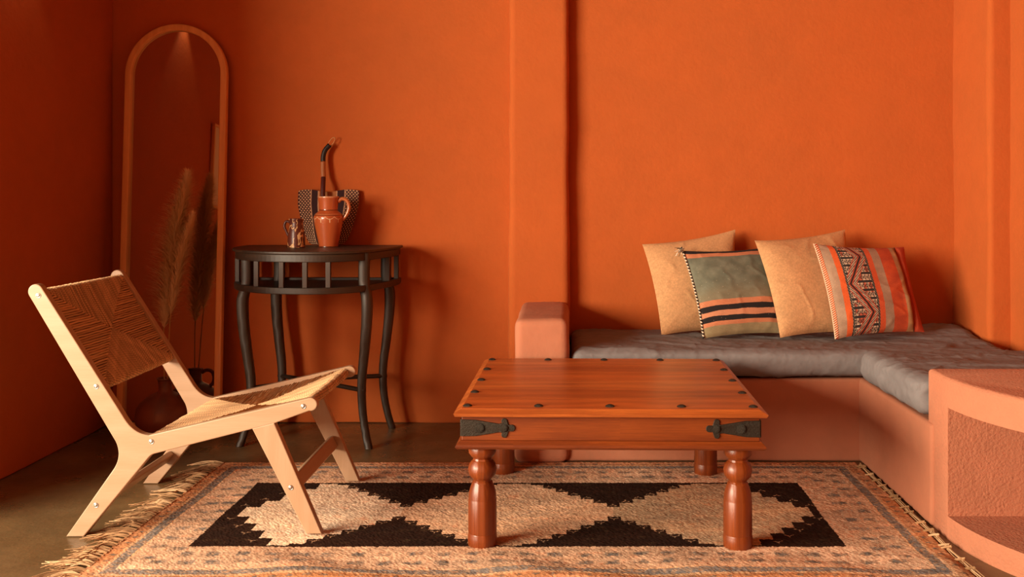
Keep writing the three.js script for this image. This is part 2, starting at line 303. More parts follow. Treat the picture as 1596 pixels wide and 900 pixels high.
{ // green kilim cushion
  const tx = dataTex(512, 512, (u, v, x, y) => {
    const wob = 0.008 * N3(u * 6, v * 2, 3.3), t = v + wob, n = fbm(u * 9, v * 9, 4.4, 4), th = 0.07 * Math.sin(y * 1.4) + 0.06 * fbm(u * 150, v * 150, 1.2, 1);
    let c;
    const sal = [196, 124, 88], blk = [30, 22, 22], grn = [106 + 24 * n, 108 + 22 * n, 92 + 20 * n];
    if (t > 0.955) c = blk; else if (t > 0.90) c = sal;
    else if (t > 0.385) { c = grn.slice(); const w = clamp(0.55 * smooth(0.62, 0.40, t + 0.12 * n) , 0, 1); c = c.map((q, k) => mix(q, [158, 134, 100][k], w * 0.75)); }
    else if (t > 0.325) c = sal; else if (t > 0.268 + 0.012 * N3(u * 5, 0, 1)) c = blk; else if (t > 0.205 + 0.02 * N3(u * 4, 0, 9)) c = [198, 132, 98]; else if (t > 0.150) c = blk; else if (t > 0.105) c = sal;
    else c = [150 + 20 * n, 132 + 20 * n, 98 + 18 * n];
    if (rndHash(x >> 1, y >> 1) > 0.9985 && t < 0.8) c = [214, 196, 168];
    return c.map(q => q * (1 + th + 0.1 * n));
  });
  const g = thing('throw_cushion'); tag(g, 'green cushion with black and salmon stripes and braided edge', 'cushion', 'cushions on the bench');
  const geo = pillow(at(1097, 528, 4.37), at(1236, 521, 4.445), at(1206, 384, 4.61), at(1064, 391, 4.53), 0.12, { z: 9.1 });
  mesh('cover', geo, std({ map: tx, bumpMap: bumpC, bumpScale: 0.0012, roughness: 0.95 }), g);
  const mbW = new MB(), mbB = new MB(), pos = geo.userData.pos; const nb = 54;
  for (let k = 0; k < nb; k++) { // plaited black and white cord
    const t = k / nb, a = pos(0, t, 1), q = pos(0, Math.min(1, t + 1.5 / nb), 1), s = (k % 2 ? 1 : -1) * 0.004; const off = V(-0.002, 0, 0.004);
    (k % 2 ? mbW : mbB).tube([a.clone().add(off).add(V(s, 0, 0)), a.clone().lerp(q, 0.5).add(off).add(V(0, 0, 0.003)), q.clone().add(off).add(V(-s, 0, 0))], [0.0028, 0.0042, 0.0026], 6);
  }
  const tas = pos(0, 1, 1); for (let k = 0; k < 16; k++) (k % 2 ? mbW : mbB).tube(curve([tas, tas.clone().add(V(rr(-0.02, 0.005), rr(-0.005, 0.02), rr(0.0, 0.02))), tas.clone().add(V(rr(-0.04, 0.0), rr(-0.03, 0.016), rr(0.005, 0.03)))], 5), 0.0013, 4);
  mesh('braid', mbW.build(), std({ color: 0xe2cdb4, roughness: 0.9 }), g, 'cream strands of the braided edge');
  mesh('braid', mbB.build(), std({ color: 0x1f1815, roughness: 0.9 }), g, 'black strands of the braided edge');
  rebase(g);
}
function rndHash(x, y) { let h = (x * 374761393 + y * 668265263) >>> 0; h = ((h ^ (h >>> 13)) * 1274126177) >>> 0; return ((h ^ (h >>> 16)) >>> 0) / 4294967296; }
{ // orange kilim cushion
  const W = 768, tx = dataTex(W, W, (u, v, x, y) => {
    const n = fbm(u * 7, v * 11, 14.4, 4), th = 0.06 * Math.sin(x * 1.1) + 0.10 * fbm(u * 60, v * 220, 1.2, 1);
    let c; const s = u + 0.006 * N3(u * 3, v * 4, 2.2);
    const beige = [168 + 18 * n, 136 + 16 * n, 112 + 14 * n], orange = [212, 92, 40], rust = [182 + 24 * n, 74 + 14 * n, 38];
    if (s < 0.025) c = orange; else if (s < 0.115) c = beige; else if (s < 0.175) c = orange;
    else if (s < 0.475) { // dark band: zigzag with combs and small squares
      const a = (s - 0.175) / 0.30, P2 = 0.62, ph = ((v + 0.10) % P2) / P2, zig = ph < 0.5 ? ph * 2 : 2 - ph * 2;   // 0..1..0
      const dz = a - (0.16 + 0.60 * zig), ad = Math.abs(dz);
      c = [42, 36, 34];
      const cream = [206, 178, 152], red = [176, 76, 52];
      const diag = (v * 46 + a * 14) % 1, diag2 = (v * 46 - a * 14 + 20) % 1;
      if (a < 0.07 || a > 0.93) { c = ((Math.floor(v * 90) + Math.floor(a * 44)) % 3 === 0) ? [126, 118, 104] : [40, 38, 36]; }
      else if (ad < 0.035) c = [44, 30, 28]; else if (ad < 0.085) c = red;
      else if (ad < 0.20) c = ((ph < 0.5 ? diag2 : diag) < 0.5) ? cream : [50, 38, 36];
      else if (ad < 0.235) c = red;
      else { const gx = Math.floor(a * 40), gy = Math.floor(v * 76); const cell = (gx % 5), cy2 = (gy % 7); const on = (cy2 === 0 || cy2 === 4) ? cell !== 4 : (cy2 === 1 || cy2 === 3) ? (cell % 2 === 0 && cell !== 4) : cy2 === 2 ? cell === 0 || cell === 3 : false; const hot = rndHash(gx >> 2, gy >> 3) > 0.8; c = on ? (hot ? [190, 96, 70] : cream) : [46, 38, 36]; }
      c = c.slice();
    }
    else if (s < 0.535) c = [200, 84, 44]; else if (s < 0.63) c = beige.map(q => q * 0.94); else if (s < 0.79) c = rust; else if (s < 0.875) c = [164 + 20 * n, 122 + 16 * n, 84]; else if (s < 0.885) c = [48, 30, 22]; else c = [172, 62, 32];
    return c.map(q => q * (1 + th + 0.08 * n));
  });
  const g = thing('throw_cushion'); tag(g, 'orange cushion with dark geometric band and cream stitched edge', 'cushion', 'cushions on the bench');
  const geo = pillow(at(1303, 529, 4.28), at(1441, 518, 4.40), at(1409, 385, 4.57), at(1269, 380, 4.47), 0.125, { z: 12.3, n: 72, fold: (s, t) => -0.016 * Math.exp(-((s - 0.885) ** 2) / 0.0004) + 0.01 * Math.exp(-((s - 0.83) ** 2 / 0.002 + (t - 0.3) ** 2 / 0.03)) });
  mesh('cover', geo, std({ map: tx, bumpMap: bumpC, bumpScale: 0.0012, roughness: 0.95 }), g);
  const b = new MB(), pos = geo.userData.pos, nb = 46;
  for (let k = 0; k < nb; k++) { const t = (k + 0.5) / nb, a = pos(0.0, t, 1), q = pos(0.022, t + 0.012, 1), e = V(0, 0, 0.003); b.tube([pos(0.0, t, 1).add(V(-0.003, 0, -0.002)), a.add(e).add(V(-0.003, 0, 0.001)), q.add(e)], [0.0026, 0.003, 0.002], 5); }
  b.tube(Array.from({ length: 40 }, (_, k) => pos(0, k / 39, 1).add(V(-0.003, 0, 0.001 + 0.001 * (k % 2)))), 0.003, 6);
  mesh('stitched_edge', b.build(), std({ color: 0xdcb596, roughness: 0.9 }), g);
  rebase(g);
}

// ---------------------------------------------------------------- rug
const RUG = { x0: -1.42, x1: 1.195, d0: 2.80, d1: 4.055, rot: 0.012 };
function rugHeight(x, d) {
  const edge = Math.min(1, Math.min(x - RUG.x0, RUG.x1 - x, d - RUG.d0, RUG.d1 - d) / 0.03);
  const fr = smooth(3.16, 2.86, d);
  const fold = fr * (0.010 * (0.5 + 0.9 * fbm(x * 3.1, d * 6.5, 2.1, 2)) + 0.006 * Math.sin(x * 9 + d * 14 + 3 * N3(x * 2, d * 2, 4)));
  return 0.005 + Math.max(0, fold) * Math.max(0, edge) + 0.0012 * N3(x * 5, d * 5, 8);
}
{
  const g = thing('area_rug'); tag(g, 'worn tan pile rug with dark stepped diamonds and fringed ends', 'rug');
  const w = RUG.x1 - RUG.x0, dp = RUG.d1 - RUG.d0, TW = 2048, THh = Math.round(2048 * dp / w);
  const cv = document.createElement('canvas'); cv.width = TW; cv.height = THh; const c = cv.getContext('2d');
  const S = TW / w, X = x => (x - RUG.x0) * S, Y = d => (RUG.d1 - d) * S;      // back edge of the rug at the top of the canvas
  c.fillStyle = 'rgb(214,172,140)'; c.fillRect(0, 0, TW, THh);
  const rect = (x0, d0, x1, d1, f) => { c.fillStyle = f; c.fillRect(X(x0), Y(d1), (x1 - x0) * S, (d1 - d0) * S); };
  // border bands
  const band = (o, t, f) => { rect(RUG.x0 + o, RUG.d0 + o, RUG.x1 - o, RUG.d0 + o + t, f); rect(RUG.x0 + o, RUG.d1 - o - t, RUG.x1 - o, RUG.d1 - o, f); rect(RUG.x0 + o, RUG.d0 + o, RUG.x0 + o + t, RUG.d1 - o, f); rect(RUG.x1 - o - t, RUG.d0 + o, RUG.x1 - o, RUG.d1 - o, f); };
  band(0, 0.05, 'rgb(196,134,92)'); band(0.05, 0.012, 'rgb(216,168,126)'); band(0.062, 0.034, 'rgb(136,126,120)'); band(0.096, 0.008, 'rgb(226,176,134)');
  // small worn motifs in the border
  for (let o of [0.035, 0.15, 0.215]) {
    const per = [[RUG.x0 + o, RUG.d0 + o, RUG.x1 - o, RUG.d0 + o], [RUG.x0 + o, RUG.d1 - o, RUG.x1 - o, RUG.d1 - o], [RUG.x0 + o, RUG.d0 + o, RUG.x0 + o, RUG.d1 - o], [RUG.x1 - o, RUG.d0 + o, RUG.x1 - o, RUG.d1 - o]];
    for (const [ax, ad, bx, bd] of per) { const L = Math.hypot(bx - ax, bd - ad), n = Math.floor(L / (o < 0.1 ? 0.05 : 0.085)); for (let k = 0; k < n; k++) { const t = (k + 0.5) / n, x = mix(ax, bx, t), d = mix(ad, bd, t), m = o < 0.1 ? 0.010 : 0.027; for (let q = 0; q < 14; q++) { const al = rr(0.1, 0.5); rect(x + rr(-m, m), d + rr(-m, m) * 0.7, x + rr(-m, m) + 0.006, d + rr(-m, m) * 0.7 + 0.004, `rgba(104,100,98,${al})`); } } }
  }
  // dark field with three pale lozenges
  const f0 = { x0: -1.18, x1: 0.89, d0: 3.085, d1: 3.765 }, dm = 3.425, hf = 0.34;
  rect(f0.x0, f0.d0, f0.x1, f0.d1, 'rgb(46,26,17)');
  const tc = [-0.565, 0.172], stepW = 0.047, dark = (x, d) => {
    const cy = Math.abs(d - dm); let lim = 1e9;
    for (const t of tc) { const dx = Math.floor(Math.abs(x - t) / stepW + 0.5) * stepW; lim = Math.min(lim, 0.052 + dx * 0.92); }
    const el = Math.floor((x + 1.125) / stepW) * stepW, er = Math.floor((0.86 - x) / stepW) * stepW; lim = Math.min(lim, el < 0 ? -1 : 0.05 + el * 1.5, er < 0 ? -1 : 0.05 + er * 1.2);
    return cy > Math.min(lim, hf - 0.012);
  };
  const cols = [[236, 204, 174], [220, 174, 138], [188, 154, 122]];
  for (let j = 0; j < THh; j++) { /* rows */ const d = RUG.d1 - j / S; if (d < f0.d0 || d > f0.d1) continue; let i0 = -1; for (let i = Math.floor(X(f0.x0)); i <= X(f0.x1); i++) { const x = RUG.x0 + i / S, dk = dark(x, d); if (!dk && i0 < 0) i0 = i; if ((dk || i >= X(f0.x1) - 1) && i0 >= 0) { const segs = [[-9, tc[0]], [tc[0], tc[1]], [tc[1], 9]]; segs.forEach(([a, b], k) => { const l = Math.max(i0, X(a)), r = Math.min(i, X(b)); if (r > l) { c.fillStyle = `rgb(${cols[k]})`; c.fillRect(l, j, r - l + 1, 1); } }); i0 = -1; } } }
  // pale forked ticks along the steps
  c.strokeStyle = 'rgba(196,160,128,0.8)'; c.lineWidth = 3.2;
  const tick = (x, d, s) => { const px = X(x), py = Y(d), l = 0.016 * S; c.beginPath(); c.moveTo(px - l, py - s * l * 0.7); c.lineTo(px, py); c.lineTo(px + l, py - s * l * 0.7); c.moveTo(px, py); c.lineTo(px, py + s * l * 0.8); c.stroke(); };
  for (const t of tc) for (let k = -7; k <= 7; k++) { const y = 0.052 + Math.abs(k) * stepW * 0.92 + 0.022; if (y < hf - 0.02) { tick(t + k * stepW, dm + y, -1); tick(t + k * stepW, dm - y, 1); } }
  for (let k = 0; k < 5; k++) { for (const s of [-1, 1]) { tick(-1.125 + k * stepW - 0.012, dm + s * (0.075 + k * stepW * 1.5), -s); tick(0.86 - k * stepW + 0.012, dm + s * (0.075 + k * stepW * 1.2), -s); } }
  // faint lattice in the middle lozenge
  c.strokeStyle = 'rgba(120,104,96,0.35)'; c.lineWidth = 4; for (const r of [0.09, 0.16, 0.23]) { c.beginPath(); c.moveTo(X(-0.2 - r), Y(dm)); c.lineTo(X(-0.2), Y(dm + r)); c.lineTo(X(-0.2 + r), Y(dm)); c.lineTo(X(-0.2), Y(dm - r)); c.closePath(); c.stroke(); }
  const px = c.getImageData(0, 0, TW, THh).data;
  const tx = dataTex(TW, THh, (u, v, x, y) => {
    const sx = clamp(x + Math.round(3 * N3(x * 0.15, y * 0.15, 1)), 0, TW - 1), sy = clamp(THh - 1 - y + Math.round(3 * N3(x * 0.15, y * 0.15, 7)), 0, THh - 1), k = (sy * TW + sx) * 4;
    const mx = x / S, my = y / S, big = fbm(mx * 3.5, my * 9, 2.2, 3), mid = fbm(mx * 22, my * 34, 5.2, 3), fine = rndHash(x >> 1, y >> 1) - 0.5;
    const gr = px[k] < 170 && px[k] > 100 ? smooth(-0.05, 0.3, fbm(mx * 60, my * 60, 9.2, 2)) : 0;
    if (gr > 0) { px[k] = mix(px[k], 212, gr * 0.5); px[k + 1] = mix(px[k + 1], 162, gr * 0.5); px[k + 2] = mix(px[k + 2], 120, gr * 0.5); }
    const m = 1 + 0.20 * big + 0.26 * mid + 0.22 * fine, r = px[k], lum = (r > 120 ? 1 : 0.5), ab = lum * smooth(0.12, 0.5, mid) * 0.35;
    const wr = r > 195 ? 0.5 * smooth(-0.15, 0.35, fbm(mx * 2.1, my * 4.2, 31.7, 3)) : 0;
    if (wr) return [mix(mix(r * m, 150, ab * 0.5), 232 * m, wr), mix(mix(px[k + 1] * m, 108, ab), 196 * m, wr), mix(mix(px[k + 2] * m, 72, ab), 166 * m, wr)];
    return [mix(r * m, 150, ab * 0.5), mix(px[k + 1] * (m - 0.06 * big * lum), 108, ab), mix(px[k + 2] * (m - 0.12 * big * lum), 72, ab)];
  });
  tx.wrapS = tx.wrapT = THREE.ClampToEdgeWrapping;
  const b = new MB(), nu = 640, nv = 310;
  const top = (u, v) => { const x = mix(RUG.x0, RUG.x1, u), d = mix(RUG.d0, RUG.d1, v); const e = Math.min(u * w, (1 - u) * w, v * dp, (1 - v) * dp); const wobx = 0.012 * N3(d * 3, 1, 1) * (u < 0.5 ? 1 : 1);
    return P(x + wobx, e < 0.002 ? 0.001 : rugHeight(x, d) + 0.0024 * (rndHash(Math.round(u * nu), Math.round(v * nv)) - 0.5) + 0.0008 * N3(x * 40, d * 40, 3), d); };
  b.grid(nu, nv, top);
  const M = phys({ map: tx, roughness: 1, specularIntensity: 0.2 });
  mesh('pile', b.build(), M, g);
  // fringe: knotted tassels on both short ends
  const tm = [std({ color: 0xb98f66, roughness: 0.95 }), std({ color: 0xc9a47c, roughness: 0.95 }), std({ color: 0x9a744f, roughness: 0.95 })];
  for (const [side, n] of [[-1, 64], [1, 18]]) for (let k = 0; k < n; k++) {
    const d = mix(RUG.d0 + 0.01, RUG.d1 - 0.01, (k + rr(0.1, 0.9)) / n), x = (side < 0 ? RUG.x0 : RUG.x1) + 0.012 * N3(d * 3, 1, 1), q = new MB(), len = side < 0 ? rr(0.06, 0.15) : rr(0.008, 0.022), sw = side < 0 ? rr(-0.08, 0.02) : -rr(0.02, 0.07);
    if (side < 0 && rnd() < 0.1) continue;
    for (let s = 0; s < 6; s++) { const l = len * rr(0.6, 1.05), a = P(x - side * 0.012, 0.006, d + rr(-0.005, 0.005)), up = rr(0.004, 0.018); q.tube(curve([a, P(x + side * 0.018, 0.005 + up * 0.6, d + rr(-0.006, 0.006) + sw * 0.15), P(x + side * l * 0.6, 0.002 + (side < 0 ? up * rr(0, 1) : 0.003), d + sw * 0.55 + rr(-0.012, 0.012)), P(x + side * l, 0.0025, d + sw + rr(-0.02, 0.02))], 6), [0.002, 0.0019, 0.0018, 0.0017, 0.0016, 0.0014, 0.001], 4); }
    mesh('tassel', q.build(), tm[Math.floor(rnd() * 3)], g);
  }
  for (let c2 = 0; c2 < 3; c2++) { const pts = []; for (let k = 0; k <= 40; k++) { const d = mix(RUG.d0 + 0.02, RUG.d1 - 0.03, k / 40); pts.push(P(RUG.x1 + 0.012 * N3(d * 3, 1, 1) + 0.004 + c2 * 0.004 + 0.007 * N3(d * 7, c2 * 3.3, 2), 0.004 + 0.003 * c2, d)); } mesh('edge_cord', new MB().tube(pts, 0.0017, 5).build(), tm[c2], g); }
  rebase(g);
}

// ---------------------------------------------------------------- lounge chair
{
  const g = thing('lounge_chair'); tag(g, 'low pale wooden lounge chair with woven rope seat and back', 'chair');
  const D0 = 3.185, D1 = 3.765, T = 0.03, k = D0 / F;
  const q = (px, py) => new THREE.Vector2((px - CX) * k, EYE - (py - CY) * k);
  const mk = (pts) => { const s = new THREE.Shape(); pts.forEach((p, i) => i ? s.lineTo(p.x, p.y) : s.moveTo(p.x, p.y)); s.closePath(); return s; };
  // outline of one side: back post, seat rail and rear leg in one plank construction
  const arc = (c, r, a0, a1, n = 8) => Array.from({ length: n + 1 }, (_, i) => { const a = mix(a0, a1, i / n); return new THREE.Vector2(c.x + r * Math.cos(a), c.y + r * Math.sin(a)); });
  const bez = (a, c, b, n = 8) => Array.from({ length: n + 1 }, (_, i) => { const t = i / n; return new THREE.Vector2((1 - t) * (1 - t) * a.x + 2 * t * (1 - t) * c.x + t * t * b.x, (1 - t) * (1 - t) * a.y + 2 * t * (1 - t) * c.y + t * t * b.y); });
  const topC = q(55, 455), tr = 0.0245, fc = q(484, 631), fr = 0.0215;
  const outline = [
    ...arc(topC, tr, 3.64, 0.5, 10),
    ...bez(q(191, 648), q(207, 677), q(232, 679), 10),
    ...arc(fc, fr, 1.79, -1.79, 12).map(p => p),
    q(426.7, 660.7), q(260, 703),
    ...bez(q(240, 708), q(235, 709.5), q(231, 714.5), 4),
    q(130.3, 0), q(102.9, 0),
    ...bez(q(176, 733), q(190.5, 712), q(180, 689), 10)];
  for (const p of outline) if (p.y > 1.2) p.y = 0.002;         // feet on the floor
  const sideShape = mk(outline);
  const legTop = [q(393.3, 666.5), q(426.7, 658)];
  const legShape = mk([q(392.6, 668.5), q(427.2, 659.5), new THREE.Vector2(q(501.5, 0).x, 0.011), new THREE.Vector2(q(477, 0).x, 0.011)]);
  const screwG = new THREE.SphereGeometry(0.0062, 12, 8); screwG.scale(1, 1, 0.35);
  const wash = new THREE.TorusGeometry(0.0072, 0.0016, 6, 16);
  const rails = { backTop: q(59.8, 461), backLow: q(150, 603), seatRear: q(236, 689), seatFront: q(473, 634), stretchRear: q(149.6, 788), stretchFront: q(453.3, 760.7) };
  for (const d of [D0, D1]) {
    const sg = extrude(sideShape, T - 0.006, 0.003, 2); sg.translate(0, 0, -(d + T) + 0.003);
    const sm = mesh('side_frame', projUV(sg, 0, d), mBirch, g);
    const lg = extrude(legShape, T - 0.006, 0.003, 2); lg.translate(0, 0, -(d + T) + 0.003);
    const lm = mesh('front_leg', projUV(lg, 1, d), mBirch, g);
    for (const [n, p] of Object.entries(rails)) for (const face of [-d, -(d + T)]) {
      if ((d === D0) !== (face === -d)) continue;
      const s = screwG.clone(); s.translate(p.x, p.y, face); const w = wash.clone(); w.translate(p.x, p.y, face);
      mesh('screw', mergeGeometries([s, w]), mSteel, n === 'stretchFront' ? lm : sm);
    }
  }
  // rails and stretchers between the sides
  const bar = (p, hx, hy, ang, name) => { const b = new RoundedBoxGeometry(hx, hy, D1 - D0 - T, 3, Math.min(hx, hy) * 0.3); b.rotateZ(ang); b.translate(p.x, p.y, -(D0 + T + D1) / 2); mesh(name, projUV(b, 2), mBirch, g); };
  bar(rails.stretchRear, 0.05, 0.022, 0.9, 'stretcher'); bar(rails.stretchFront, 0.022, 0.05, 0.42, 'stretcher');
  for (const n of ['backTop', 'backLow', 'seatRear', 'seatFront']) bar(rails[n], 0.026, 0.026, n[0] === 'b' ? 1.0 : 0.24, 'cross_rail');
  // woven panels: four triangles of cord meeting in the middle
  function weave(name, pA, pB, side, sag) {   // pA -> pB along the frame; side = +1: front face on the left normal of A->B
    const L = pB.clone().sub(pA), len = L.length(), nx = -L.y / len * side, ny = L.x / len * side, W0 = D0 + T + 0.001, W1 = D1 - 0.001, wd = W1 - W0, R = 0.0165, cr = 0.0036;
    const b = new MB(), pt = (u, v, h = 0) => { const s = R - sag * 4 * v * (1 - v) * (0.55 + 0.45 * 4 * u * (1 - u)) + h; return V(pA.x + L.x * v + nx * s, pA.y + L.y * v + ny * s, -(W0 + wd * u)); };
    const strand = (pts) => { const t = rr(0.62, 1.0), o = rr(-0.0012, 0.0008); b.tube(pts.map((p, i) => p.add(V(0.0012 * (rnd() - 0.5) + nx * o, 0.002 * (rnd() - 0.5) + ny * o, 0.002 * (rnd() - 0.5)))), cr * rr(0.85, 1.08), 5, new THREE.Color(t, t, t * 0.98)); };
    const nU = Math.round(wd / 0.0086), nV = Math.round(len / 0.0086);
    for (let i = 0; i < nU; i++) {
      const u = (i + 0.5) / nU, m = Math.min(u, 1 - u);
      for (const end of [0, 1]) { // over each cross rail, wrapping round it
        const c = end ? pB : pA, dirx = L.x / len * (end ? 1 : -1), diry = L.y / len * (end ? 1 : -1), pts = [];
        const nS = Math.max(2, Math.round(m * len / 0.03)); for (let k = 0; k <= nS; k++) { const v = end ? mix(1 - m, 1, k / nS) : mix(m, 0, k / nS); pts.push(pt(u, v, 0.001 * (k === 0 ? -1 : 0))); }
        for (let k = 1; k <= 7; k++) { const a = k / 7 * Math.PI; pts.push(V(c.x + R * (nx * Math.cos(a) + dirx * Math.sin(a)), c.y + R * (ny * Math.cos(a) + diry * Math.sin(a)), -(W0 + wd * u))); }
        strand(pts);
      }
    }
    for (let j = 0; j < nV; j++) { const v = (j + 0.5) / nV, m = Math.min(v, 1 - v); for (const end of [0, 1]) { const pts = [], nS = Math.max(2, Math.round(m * wd / 0.04)); for (let k = 0; k <= nS; k++) { const u = end ? mix(1 - m, 1, k / nS) : mix(m, 0, k / nS); pts.push(pt(u, v, k === 0 ? -0.001 : 0)); } strand(pts); } }
    // dark filler sheet, its colour stands in for shade between the cords
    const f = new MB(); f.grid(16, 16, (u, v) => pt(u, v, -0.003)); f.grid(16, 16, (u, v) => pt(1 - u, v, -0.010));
    mesh('gap_filler', f.build(), mGapFiller, mesh(name, b.build(), mRope, g));
  }
  weave('woven_back', rails.backTop, rails.backLow, 1, 0.012);
  weave('woven_seat', rails.seatRear, rails.seatFront, 1, 0.022);
  rebase(g);
}

// ---------------------------------------------------------------- coffee table
{
  const g = thing('coffee_table'); tag(g, 'low square reddish wooden coffee table with turned legs and iron studs', 'table');
  const hs = 0.485, Ht = 0.448 - 0.001, lift = 0.001;        // local coordinates, then placed on the rug
  const Q = new THREE.Group(); // built around its own centre
  const add = (name, geo, mat, parent = g, label) => mesh(name, geo, mat, parent, label);
  // top: sloping nose under six boards
  const frustum = (h0, y0, h1, y1) => { const b = new MB(); const c = [[-1, -1], [1, -1], [1, 1], [-1, 1]]; for (const [h, y] of [[h0, y0], [h1, y1]]) for (const [a, d] of c) { b.p.push(a * h, y, d * h); b.u.push(0, 0); } for (let s = 0; s < 4; s++) { const a = s, n = (s + 1) % 4; b.i.push(a, a + 4, n, n, a + 4, n + 4); } b.i.push(4, 7, 6, 4, 6, 5, 0, 1, 2, 0, 2, 3); return toCreasedNormals(b.build().toNonIndexed(), 0.2); };
  const slab = (list) => projUV(mergeGeometries(list.map(a => frustum(...a))), 0, 0.3);
  add('top_edge', slab([[hs - 0.004, Ht - 0.022, hs, Ht - 0.013], [hs, Ht - 0.013, hs - 0.022, Ht - 0.0015]]), mTable[0]);
  const inner = hs - 0.0225, nb = 6;
  for (let k = 0; k < nb; k++) { const z0 = -inner + 2 * inner * k / nb, z1 = -inner + 2 * inner * (k + 1) / nb; const b = new RoundedBoxGeometry(2 * inner, 0.01, z1 - z0 - 0.0012, 2, 0.0012); b.translate(0, Ht - 0.005, (z0 + z1) / 2); add('board', projUV(b, 0, k * 0.61), mTable[k % 3]); }
  // apron and lower moulding
  const ha = 0.462; const ap = (x0, x1, z0, z1, gr) => { const b = new RoundedBoxGeometry(x1 - x0, 0.078, z1 - z0, 2, 0.003); b.translate((x0 + x1) / 2, Ht - 0.022 - 0.039, (z0 + z1) / 2); return projUV(b, gr, x0 + z0); };
  for (const s of [-1, 1]) { add('apron', ap(-ha, ha, s > 0 ? ha - 0.03 : -ha, s > 0 ? ha : -ha + 0.03, 0), mTableShaded); add('apron', ap(s > 0 ? ha - 0.03 : -ha, s > 0 ? ha : -ha + 0.03, -ha + 0.03, ha - 0.03, 2), mTableShaded); }
  const yb = Ht - 0.1, m0 = 0.462, m1 = 0.481;
  add('lower_moulding', slab([[m0 + 0.004, yb + 0.0005, m1 - 0.004, yb - 0.010], [m1 - 0.006, yb - 0.024, m1, yb - 0.017]].map(([a, b, c, d]) => b > d ? [c, d, a, b] : [a, b, c, d]).concat([[m1, yb - 0.017, m1 - 0.004, yb - 0.010]])), mTableShaded);
  // turned legs
  const LH = yb - 0.022, prof = [[0, LH], [0.034, LH], [0.041, LH - 0.006], [0.044, LH - 0.018], [0.043, LH - 0.030], [0.036, LH - 0.040], [0.029, LH - 0.046], [0.030, LH - 0.052], [0.033, LH - 0.054], [0.041, LH - 0.064], [0.0455, LH - 0.080], [0.042, LH - 0.098], [0.034, LH - 0.108], [0.029, LH - 0.113], [0.028, LH - 0.118], [0.032, LH - 0.121], [0.033, LH - 0.125], [0.038, LH - 0.138], [0.042, LH - 0.152], [0.0438, LH - 0.168], [0.0432, LH - 0.173], [0.0445, LH - 0.176], [0.0452, LH - 0.22], [0.0452, LH - 0.278], [0.0438, LH - 0.281], [0.0455, LH - 0.285], [0.0462, LH - 0.292], [0.0455, 0.004], [0.043, 0.0], [0, 0]];
  for (const [sx, sz] of [[-1, 1], [1, 1], [-1, -1], [1, -1]]) { const lg = lathe(prof.slice().reverse(), 40); const uv = lg.attributes.uv; for (let i = 0; i < uv.count; i++) { const u = uv.getX(i), v = uv.getY(i); uv.setXY(i, v * 0.33 + sx * 0.3, u * 0.28 + sz * 0.2); } const t = toCreasedNormals(lg, 0.7); t.translate(sx * 0.403, 0, sz * 0.403); add('leg', t, mTableShaded); }
  // iron studs round the top
  const studP = [[0.0001, 0.0065], [0.006, 0.0058], [0.011, 0.0038], [0.0145, 0.001], [0.015, -0.002]].reverse(), stud = lathe(studP, 20);
  for (let i = 0; i < 5; i++) for (let j = 0; j < 5; j++) { if (i % 4 && j % 4) continue; const s = stud.clone(); s.translate(-0.448 + 0.224 * i, Ht + 0.0005, -0.425 + 0.2125 * j); add('stud', s, mIron); }
  // iron corner straps with leaf ends and bolts
  const strap = () => { const s = new THREE.Shape(); s.moveTo(0, -0.026); s.lineTo(0.045, -0.025); s.lineTo(0.118, -0.013); s.lineTo(0.122, -0.013); s.absarc(0.134, -0.021, 0.009, 2.5, 6.1, false); s.lineTo(0.147, -0.010); s.absarc(0.157, 0.0, 0.0105, -1.7, 1.7, false); s.lineTo(0.147, 0.010); s.absarc(0.134, 0.021, 0.009, 0.2, 3.8, false); s.lineTo(0.118, 0.013); s.lineTo(0.045, 0.025); s.lineTo(0, 0.026); s.closePath(); return extrude(s, 0.003, 0.0008, 1, 10); };
  const bolt = (r) => { const b = lathe([[0.0001, 0.008], [r * 0.5, 0.0068], [r * 0.85, 0.004], [r, 0]].reverse(), 18); b.rotateX(Math.PI / 2); return b; };
  for (let f = 0; f < 4; f++) for (const s of [1, -1]) {
    const pl = (geo, dx) => { geo.translate(dx, 0, 0); if (s < 0) { geo.rotateZ(Math.PI); } geo.translate(-s * (ha + 0.001), Ht - 0.060, ha + 0.0005); geo.rotateY(f * Math.PI / 2); return geo; };
    const st = mesh('corner_strap', pl(strap(), 0), mIron, g, 'blackened iron strap'); mesh('bolt', pl(bolt(0.0165).translate(0, 0, 0.003), 0.058), mIron, st); mesh('bolt', pl(bolt(0.0135).translate(0, 0, 0.003), 0.134), mIron, st);
  }
  g.position.set(0.15, lift, -3.505); g.rotation.y = -0.018;
}

// ---------------------------------------------------------------- arched floor mirror
{
  const g = thing('floor_mirror'); tag(g, 'tall arched mirror in a slim wooden frame leaning on the wall', 'mirror');
  const w = 0.246, h = 1.93, fw = 0.031;
  const arch = (r, y0, top) => { const s = new THREE.Shape(); s.moveTo(-r, y0); s.lineTo(r, y0); s.lineTo(r, top - r); s.absarc(0, top - r, r, 0, Math.PI, false); s.closePath(); return s; };
  const outer = arch(w, 0, h), hole = arch(w - fw, fw, h - fw); outer.holes.push(new THREE.Path(hole.getPoints(40)));
  const fg = extrude(outer, 0.024, 0.005, 3, 40); fg.translate(0, 0, 0.005); mesh('frame', projUV(fg, 1), mMirrorFrame, g);
  const gl = new THREE.ShapeGeometry(arch(w - fw + 0.004, fw - 0.004, h - fw + 0.004), 40); gl.translate(0, 0, 0.012); mesh('mirror_glass', gl, mMirror, g);
  const bk = extrude(arch(w - 0.012, 0.012, h - 0.012), 0.004, 0, 1, 40); bk.translate(0, 0, 0.004); mesh('backing', projUV(bk, 1), mEbony, g);
  const tilt = 0.058; g.rotation.set(-tilt, -0.02, 0); g.position.set(-1.862, 0.001, -4.635);
}

